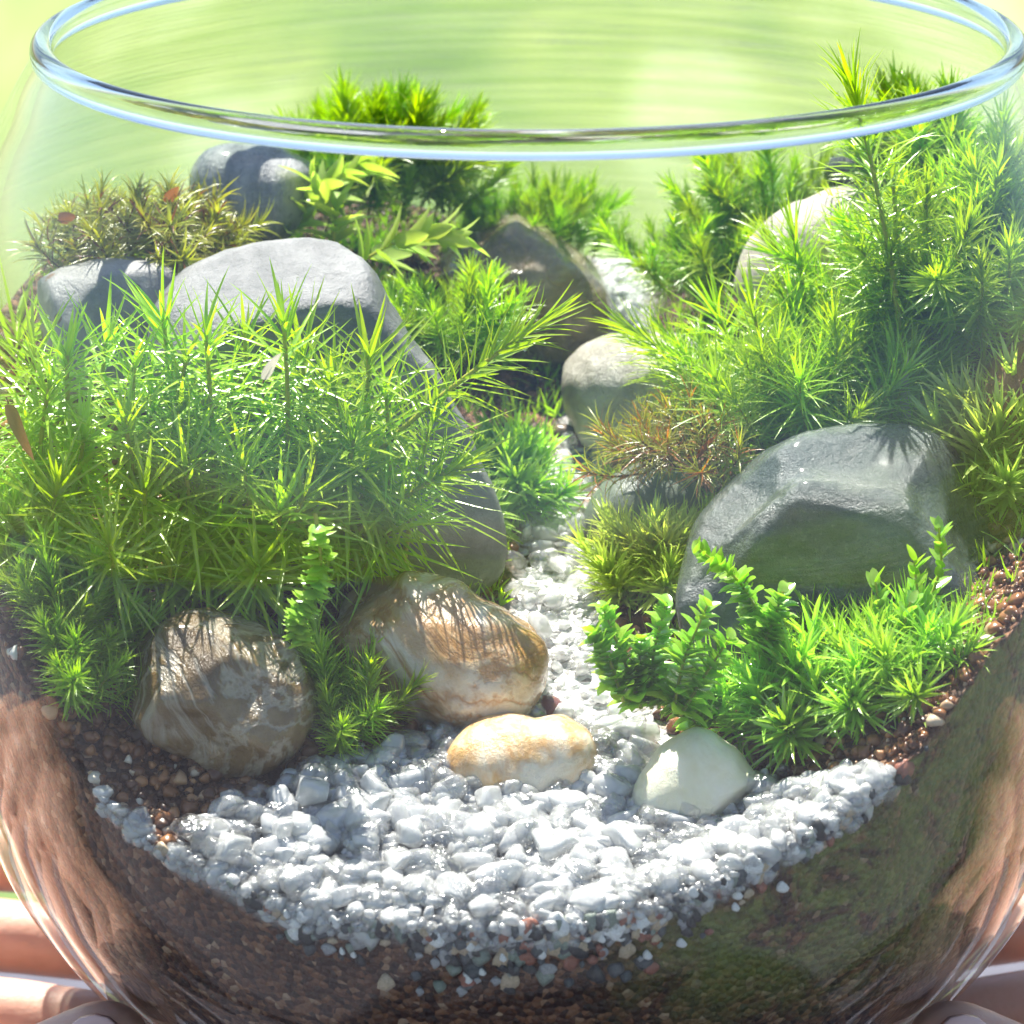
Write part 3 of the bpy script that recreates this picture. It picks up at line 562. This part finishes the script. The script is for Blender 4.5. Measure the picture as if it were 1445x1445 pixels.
# star moss -------------------------------------------------------------------------------------------------
def star(label, base, tip, n=70, ll=.95, lw=.065, sag=(0, 0, .0), t0=.35, group=None, dy=-.2, a0=98, a1=10, by=None, curl=.25, m=None, stem_m=None):
    b = at(*base) if by is None else on_y(base[0], base[1], by); e_ = on_y(tip[0], tip[1], b[1]+dy)
    for _ in range(30):
        if math.hypot(e_[0], e_[1]) < Rin(min(e_[2], H))-1.0 or e_[2] > H-1.5: break
        dy += .15; e_ = on_y(tip[0], tip[1], b[1]+dy)
    root = empty('star_moss', b); tag(root, label, 'moss', group)
    P = curve((0, 0, -.1), e_-b, sag, 16)
    V_, Q_, al, rn = shoot_geo(P, n, ll, lw, a0, a1, curl, t0, rng, .6, 5, .75, .3, 2.6)
    link('needle_leaves', mesh_np('needle_leaves', V_, quads=Q_, attrs={'along': al, 'rnd': rn}), m or M_STAR, root)
    V_, Q_ = tube(P, np.linspace(.055, .03, 16), 6); link('stem', mesh_np('stem', V_, quads=Q_), stem_m or M_STEM, root)
    return root
LG = 'needle moss plants in front of the boulder'
L0 = 'star moss plant with spreading needle leaves in the dense patch before the boulder'
left = [((40, 690), (25, 455)), ((70, 760), (70, 545)), ((140, 800), (118, 620)), ((190, 780), (190, 510)), ((260, 830), (255, 575)), ((300, 800), (290, 470)), ((370, 830), (380, 580)), ((420, 810), (425, 500)),
        ((480, 830), (470, 545)), ((310, 868), (300, 752)), ((205, 850), (205, 690)), ((70, 850), (80, 690)), ((150, 870), (155, 770)), ((440, 850), (445, 640)), ((345, 850), (340, 655)), ((265, 850), (262, 650)),
        ((520, 850), (515, 660)), ((110, 720), (150, 480)), ((10, 620), (10, 540)), ((240, 760), (230, 450)), ((340, 790), (345, 470)), ((470, 790), (520, 500)), ((400, 860), (395, 720)), ((100, 800), (40, 620)), ((500, 860), (560, 740)), ((560, 850), (610, 590)), ((230, 870), (240, 800)), ((370, 880), (365, 800)), ((250, 800), (265, 500)), ((320, 820), (320, 545)), ((390, 820), (400, 455)), ((430, 830), (455, 600)), ((480, 840), (500, 620)), ((300, 850), (285, 620)), ((160, 820), (175, 590)), ((530, 850), (545, 560)), ((220, 800), (215, 560)), ((130, 760), (95, 500)), ((350, 870), (430, 700)), ((60, 700), (50, 500))]
for i, (b, p) in enumerate(left):
    star(L0, b, p, random.randint(48, 64), random.uniform(1.0, 1.35), random.uniform(.055, .08), (random.gauss(0, .12), random.gauss(0, .1), 0), .42, LG, random.uniform(-1.7, -.5), 104, 16)
star('star moss stem with yellow stalk leaning far across the boulder, tip pale', (350, 850), (765, 455), 120, .95, .07, (-.35, 0, .1), .4, None, -.2, 75, 6)
star('star moss plant leaning out over the amber quartz with a pale pointed tip', (390, 872), (650, 655), 90, .95, .075, (-.25, 0, .1), .4, None, -.4, 95, 6)
star('large flat star moss rosette spreading just above the brown quartz stone', (312, 880), (303, 770), 48, 1.25, .07, (0, 0, 0), .55, None, -.6, 100, 25)
RG = 'star moss plants behind the big dark stone'; R0 = 'slender star moss plant in the cluster behind the dark green-grey stone'
star('tallest star moss plant, its tip rising above the bowl rim', (1285, 600), (1203, 120), 150, 1.0, .055, (.12, 0, 0), .25, None, -.2, 82, 6, by=.2)
for b, p in [((1150, 600), (1120, 330)), ((1230, 600), (1160, 440)), ((1110, 600), (1060, 430)), ((1330, 600), (1300, 290)), ((1260, 600), (1330, 400)), ((1050, 560), (1010, 440)), ((1200, 600), (1230, 470)), ((1380, 560), (1390, 330)), ((1300, 560), (1260, 250))]:
    star(R0, b, p, random.randint(50, 75), random.uniform(.75, 1.0), .05, (random.gauss(0, .1), 0, 0), .3, RG, -.1, 85, 8, by=random.uniform(.3, 1.8))

# fronds with single leaves ----------------------------------------------------------------------------------
def leaf_mesh(name, L, W, curl, mat, shape=.5, keel=.2):
    V_, Q_, al, rn = leaves(np.zeros((1, 3)), np.array([[0, 0, 1.]]), np.array([[1., 0, 0]]), [L], [W], [curl], 6, keel, shape)
    me = mesh_np(name, V_, quads=Q_, attrs={'along': al, 'rnd': rn}); me.materials.append(mat); return me
LEAF = {'scale': leaf_mesh('leaf', .26, .2, .9, M_SCALE, .35), 'broad': leaf_mesh('leaf', .8, .3, .6, M_PALE, .45), 'oval': leaf_mesh('leaf', .34, .19, .5, M_SCALE, .3)}
def frond(label, pts, kind, n, y=None, ang=(65, 25), sc=(1., .6), flat=.35, name='leafy_moss', stem_r=.03, group=None, dy=0.):
    b = at(*pts[0]) if y is None else on_y(*pts[0], y)
    W = [on_y(px, py, b[1]+dy*k/(len(pts)-1)) for k, (px, py) in enumerate(pts)]
    W = np.array(W)-b; t_ = np.linspace(0, len(W)-1, 24); P = np.stack([np.interp(t_, np.arange(len(W)), W[:, k]) for k in range(3)], 1)
    for _ in range(4): P[1:-1] = .25*P[:-2]+.5*P[1:-1]+.25*P[2:]
    root = empty(name, b); tag(root, label, 'moss', group)
    V_, Q_ = tube(P, np.linspace(stem_r, stem_r*.5, 24), 5); link('stem', mesh_np('stem', V_, quads=Q_), M_STEM, root)
    tt_ = np.linspace(.06, 1, n); B, T = along(P, tt_); d, u, v = frame(T)
    for i in range(n):
        f = i/(n-1); az = (i % 2)*math.pi+random.gauss(0, flat*2.2)+(math.pi/2 if i % 5 == 4 else 0); ra = math.cos(az)*u[i]+math.sin(az)*v[i]
        a = R_(ang[0]+(ang[1]-ang[0])*f+random.gauss(0, 8)); z = Vector(math.cos(a)*d[i]+math.sin(a)*ra); x = Vector(math.cos(a)*ra-math.sin(a)*d[i])
        yv = z.cross(x); s_ = (sc[0]+(sc[1]-sc[0])*f)*random.uniform(.8, 1.15)
        o = link('leaf', LEAF[kind], None, root); o.matrix_basis = Matrix.Translation(Vector(B[i])) @ Matrix((x, yv, z)).transposed().to_4x4() @ Matrix.Scale(s_, 4)
    return root
frond('curled tube-like moss frond hanging beside the brown quartz stone', [(445, 725), (455, 790), (440, 845), (415, 875), (425, 905)], 'scale', 130, y=-5.2, ang=(55, 45), sc=(1.0, .85), flat=3)
frond('scaly bright frond arching from the dark stone, tip over the tufted moss', [(1085, 935), (1075, 870), (1040, 815), (985, 775)], 'scale', 70, y=-4.4, ang=(60, 35), sc=(1.5, .9), flat=1.2)
frond('short scaly frond rising just beside the arching frond', [(1070, 930), (1090, 880), (1105, 835)], 'scale', 46, y=-4.7, ang=(60, 35), sc=(1.5, .9), flat=1.2)
FG = 'scaly fronds at the path edge'; F0 = 'scaly light green frond in the cluster at the path edge by the pale tufted moss'
for pts in [[(905, 1000), (880, 930), (850, 855)], [(930, 1000), (920, 930), (940, 850)], [(950, 1000), (965, 930), (1000, 850)], [(880, 990), (860, 930), (835, 890)], [(960, 1010), (990, 960), (1030, 900)], [(920, 1000), (900, 960), (905, 900)], [(990, 1030), (960, 990), (925, 975)], [(1010, 1020), (985, 985), (960, 940)]]:
    frond(F0, pts, 'scale', 48, y=-4.9+random.uniform(-.3, .3), ang=(62, 35), sc=(1.6, .9), flat=1.2, group=FG)
SG = 'leafy sprigs before the dark stone'; S0 = 'upright leafy sprig with shiny oval leaves before the dark green-grey stone'
for pts in [[(1290, 960), (1300, 880), (1330, 800), (1325, 745)], [(1270, 960), (1250, 900), (1235, 820)], [(1300, 960), (1300, 890), (1290, 790)], [(1280, 960), (1270, 900), (1285, 850)]]:
    frond(S0, pts, 'oval', 30, y=-4.6+random.uniform(-.3, .3), ang=(60, 25), sc=(1.05, .75), flat=1.2, group=SG, name='leafy_sprig')
frond('leafy sprig reaching sideways along the bank towards the glass', [(1270, 975), (1320, 940), (1390, 875)], 'oval', 28, y=-4.6, ang=(55, 25), sc=(1.05, .8), flat=1.2, name='leafy_sprig')
frond('broad-leaved pale sprig beside the small wet grey stone', [(400, 335), (430, 290), (470, 250), (510, 235)], 'broad', 26, y=4.2, ang=(55, 15), sc=(1.0, .8), flat=.5, name='leafy_sprig')
frond('broad-leaved sprig lying between boulder and wet brown stone', [(500, 375), (550, 345), (600, 330), (640, 335)], 'broad', 24, y=2.6, ang=(45, 12), sc=(1.0, .75), flat=.5, name='leafy_sprig')
frond('broad-leaved upright sprig between the wet grey stone and the tall moss mound', [(470, 345), (475, 300), (440, 255)], 'broad', 18, y=3.9, ang=(60, 20), sc=(.9, .7), flat=.5, name='leafy_sprig')

# low green cover over the banks (uncountable)
def cover(name, label, n, test, mat, ll, lw):
    B, D = [], []
    while len(B) < n:
        a = random.uniform(0, 6.28); r = 8.4*math.sqrt(random.random()); x, y = r*math.cos(a), r*math.sin(a)
        if not test(x, y): continue
        z = float(hgt(x, y))
        if r > Rin(min(z+.3, H))-.3: continue
        for _ in range(7):
            B.append((x+random.gauss(0, .05), y+random.gauss(0, .05), z-.02)); D.append((random.gauss(0, .6), random.gauss(0, .6), 1))
    B = np.array(B); D = np.array(D); aw = rng.normal(size=B.shape); N = len(B)
    V_, Q_, al, rn = leaves(B, D, aw, ll*rng.uniform(.6, 1.3, N), lw*rng.uniform(.7, 1.2, N), rng.normal(.4, .4, N), 3)
    return tag(link(name, mesh_np(name, V_, quads=Q_, attrs={'along': al, 'rnd': rn}), mat), label, 'moss', kind='stuff')
cover('moss_carpet', 'low green moss carpet covering both banks of the path', 9000, lambda x, y: float(sandmask(np.array(x), np.array(y))) < .1 and y > -3.8+.4*random.gauss(0, 1) and abs(x) < 7.2, M_FINE, .42, .045)

# dead leaves caught in the moss, and one blade modelling a pale glass reflection
def m_dead(name, a, b):
    t = NT(name); c = t.mix(t.noise(4, 4), a, b)
    return t.done(t.mixs(.35, t.n('BsdfPrincipled', {'Base Color': c, 'Roughness': .4}).outputs[0], t.n('BsdfTranslucent', {'Color': c}).outputs[0]))
TAN, RUST = m_dead('dead_pale', (.5, .46, .34), (.7, .66, .54)), m_dead('dead_rust', (.2, .07, .02), (.42, .17, .05))
for px0, px1, y, w_, mat, lab in [((373, 535), (392, 485), -5.0, .16, TAN, 'pale dry leaf shred caught upright in the needle moss'), ((12, 570), (40, 655), -3.6, .2, RUST, 'curved rust-brown dead leaf by the glass in the needle moss'),
    ((236, 285), (250, 254), 1.9, .2, RUST, 'rust-brown dead leaf sticking up from the olive moss beside the wet grey stone'), ((84, 310), (112, 300), 1.6, .2, RUST, 'small brown dead leaf lying on the olive moss near the glass'),
    ((1282, 590), (1258, 480), -.4, .2, TAN, 'pale blade shaped after a glass reflection, standing behind the dark green-grey stone'), ((985, 645), (1010, 600), -1.0, .1, RUST, 'orange dead needle shred over the low dark green stone')]:
    a_, b_ = on_y(*px0, y), on_y(*px1, y-.1); e_ = empty('dead_leaf', a_); tag(e_, lab, 'dead leaf'); d_ = b_-a_; L_ = np.linalg.norm(d_)
    V_, Q_, al, rn = leaves(np.zeros((1, 3)), d_[None]/L_, np.array([[.5, -1., .2]]), [L_], [w_], [.7], 8, .2, .5)
    link('blade', mesh_np('blade', V_, quads=Q_), mat, e_)
    V_, Q_ = tube(np.stack([-d_*.12, d_*.02, d_*.5]), [.012, .015, .008], 4); link('midrib', mesh_np('midrib', V_, quads=Q_), M_BSTEM, e_)

# ---------------------------------------------------------------- water drops on leaves and rim
def drops(name, label, pts, rad_):
    bm = bmesh.new()
    for p in pts: bmesh.ops.create_icosphere(bm, subdivisions=2, radius=random.uniform(*rad_), matrix=Matrix.Translation(p))
    me = bpy.data.meshes.new(name); bm.to_mesh(me); bm.free(); me.polygons.foreach_set('use_smooth', np.ones(len(me.polygons), bool))
    return tag(link(name, me, M_DROP), label, 'water', kind='stuff')
dp = []
for o in [o for o in C.objects if o.name.startswith('needle_leaves')]:
    m_ = o.data; o_ = o.parent.location
    for _ in range(9): dp.append(m_.vertices[random.randrange(len(m_.vertices))].co+o_)
drops('dew', 'tiny dew drops glinting on the moss needles', dp, (.015, .034))

# ---------------------------------------------------------------- hands
def capsule(bm, p0, p1, r0, r1):
    p0, p1 = Vector(p0), Vector(p1); L = (p1-p0).length; q_ = (p1-p0).to_track_quat('Z', 'Y').to_matrix().to_4x4(); n = 14; rings = []
    prof = [(-r0*math.cos(a), r0*math.sin(a)) for a in np.linspace(.05, math.pi/2, 5)]+[(L+r1*math.sin(a), r1*math.cos(a)) for a in np.linspace(0, math.pi/2-.05, 5)]
    for z, r in prof: rings.append([bm.verts.new(Matrix.Translation(p0) @ q_ @ Vector((r*math.cos(2*math.pi*k/n), r*math.sin(2*math.pi*k/n), z))) for k in range(n)])
    for a, b in zip(rings, rings[1:]):
        for k in range(n): bm.faces.new((a[k], a[(k+1) % n], b[(k+1) % n], b[k]))
    bm.faces.new(rings[0][::-1]); bm.faces.new(rings[-1])
def hand(label, fingers, palm, loc):
    root = empty('hand', loc); tag(root, label, 'hand', 'hands holding the bowl'); bm = bmesh.new()
    for ch, r0, r1 in fingers:
        n = len(ch)-1
        for k in range(n): capsule(bm, ch[k], ch[k+1], r0+(r1-r0)*k/n, r0+(r1-r0)*(k+1)/n)
    for p0, p1, r0, r1 in palm: capsule(bm, p0, p1, r0, r1)
    me = bpy.data.meshes.new('skin'); bm.to_mesh(me); bm.free(); o = link('skin', me, M_SKIN, root); o.location = -Vector(loc)
    rm = o.modifiers.new('remesh', 'REMESH'); rm.mode = 'VOXEL'; rm.voxel_size = .14; rm.use_smooth_shade = True
    s_ = o.modifiers.new('smooth', 'SMOOTH'); s_.factor = .5; s_.iterations = 6
    for ch, r0, r1 in fingers:
        a, b = Vector(ch[-2]), Vector(ch[-1]); d = (b-a).normalized(); out = Vector((b.x, b.y, 0)).normalized(); out = (out-d*out.dot(d)).normalized()
        bm = bmesh.new(); bmesh.ops.create_uvsphere(bm, u_segments=14, v_segments=8, radius=1)
        for v_ in bm.verts:
            if v_.co.z < -.1: v_.co.z = -.1
        me = bpy.data.meshes.new('nail'); bm.to_mesh(me); bm.free(); me.polygons.foreach_set('use_smooth', np.ones(len(me.polygons), bool))
        nl = link('nail', me, M_NAIL, root); s2 = d.cross(out)
        nl.matrix_basis = Matrix.Translation(b+out*(r1*.82)+d*r1*.15-Vector(loc)) @ Matrix((d, s2, out)).transposed().to_4x4() @ Matrix.Diagonal((r1*.75, r1*.62, r1*.22, 1))
    return root
def zb(x, y): k_ = PZ < 8; return float(np.interp(math.hypot(x, y), PRR[k_], PZ[k_]))     # underside of the bowl
# left hand: comes from the left, fingers flat under the bowl's flank
fl = []
for k, (y, z) in enumerate([(4.9, 1.7), (3.0, 1.1), (1.0, .6), (-.8, .0)]):
    fl.append(([(-14.5+.3*k, y+.5, z-.5), (-11.2, y+.3, z+.15), (-8.2+.2*k, y, z), (-4.6+.2*k, y-.1, zb(-4.6+.2*k, y)-.6)], .68, .56))
fl.append(([(-15, -1.2, -.6), (-11, -3.2, -.4), (-6.0, -4.2, zb(6., 4.2)-.9)], .95, .72))
hand('sunlit left hand, fingers under the flank of the bowl', fl, [((-15, 4.6, 1.2), (-20, 3.4, -.6), 1.2, 1.6), ((-15, 2.8, .4), (-20, 2.2, -1.4), 1.2, 1.6), ((-15, .8, -.6), (-20, .6, -2), 1.2, 1.6), ((-15.5, -.8, -.9), (-20, -.4, -2.4), 1.2, 1.6), ((-20, 1.5, -1.6), (-27, 1.2, -4), 2.4, 2.3)], (-15, 2, -2))
fr = []
for k, (y, z) in enumerate([(4.9, 1.9), (3.1, 1.3), (1.2, .7), (-.6, .1)]):
    fr.append(([(14.5-.3*k, y+.5, z-.5), (11.2, y+.3, z+.1), (8.2-.2*k, y, z), (4.6-.2*k, y-.1, zb(4.6-.2*k, y)-.6)], .68, .56))
fr.append(([(15, -1.2, -.8), (11, -3.2, -.4), (6.0, -4.2, zb(6., 4.2)-.9)], .95, .72))
hand('shaded right hand, fingers and thumb supporting the bowl', fr, [((15, 4.2, .2), (20, 3.4, -1), 1.2, 1.6), ((15, 2.4, -.4), (20, 2.2, -1.8), 1.2, 1.6), ((15, .6, -1.2), (20, .6, -2.4), 1.2, 1.6), ((15.5, -.8, -1.4), (20, -.4, -2.8), 1.2, 1.6), ((20, 1.5, -2), (27, 1.2, -4), 2.4, 2.3)], (15, 2, -3))
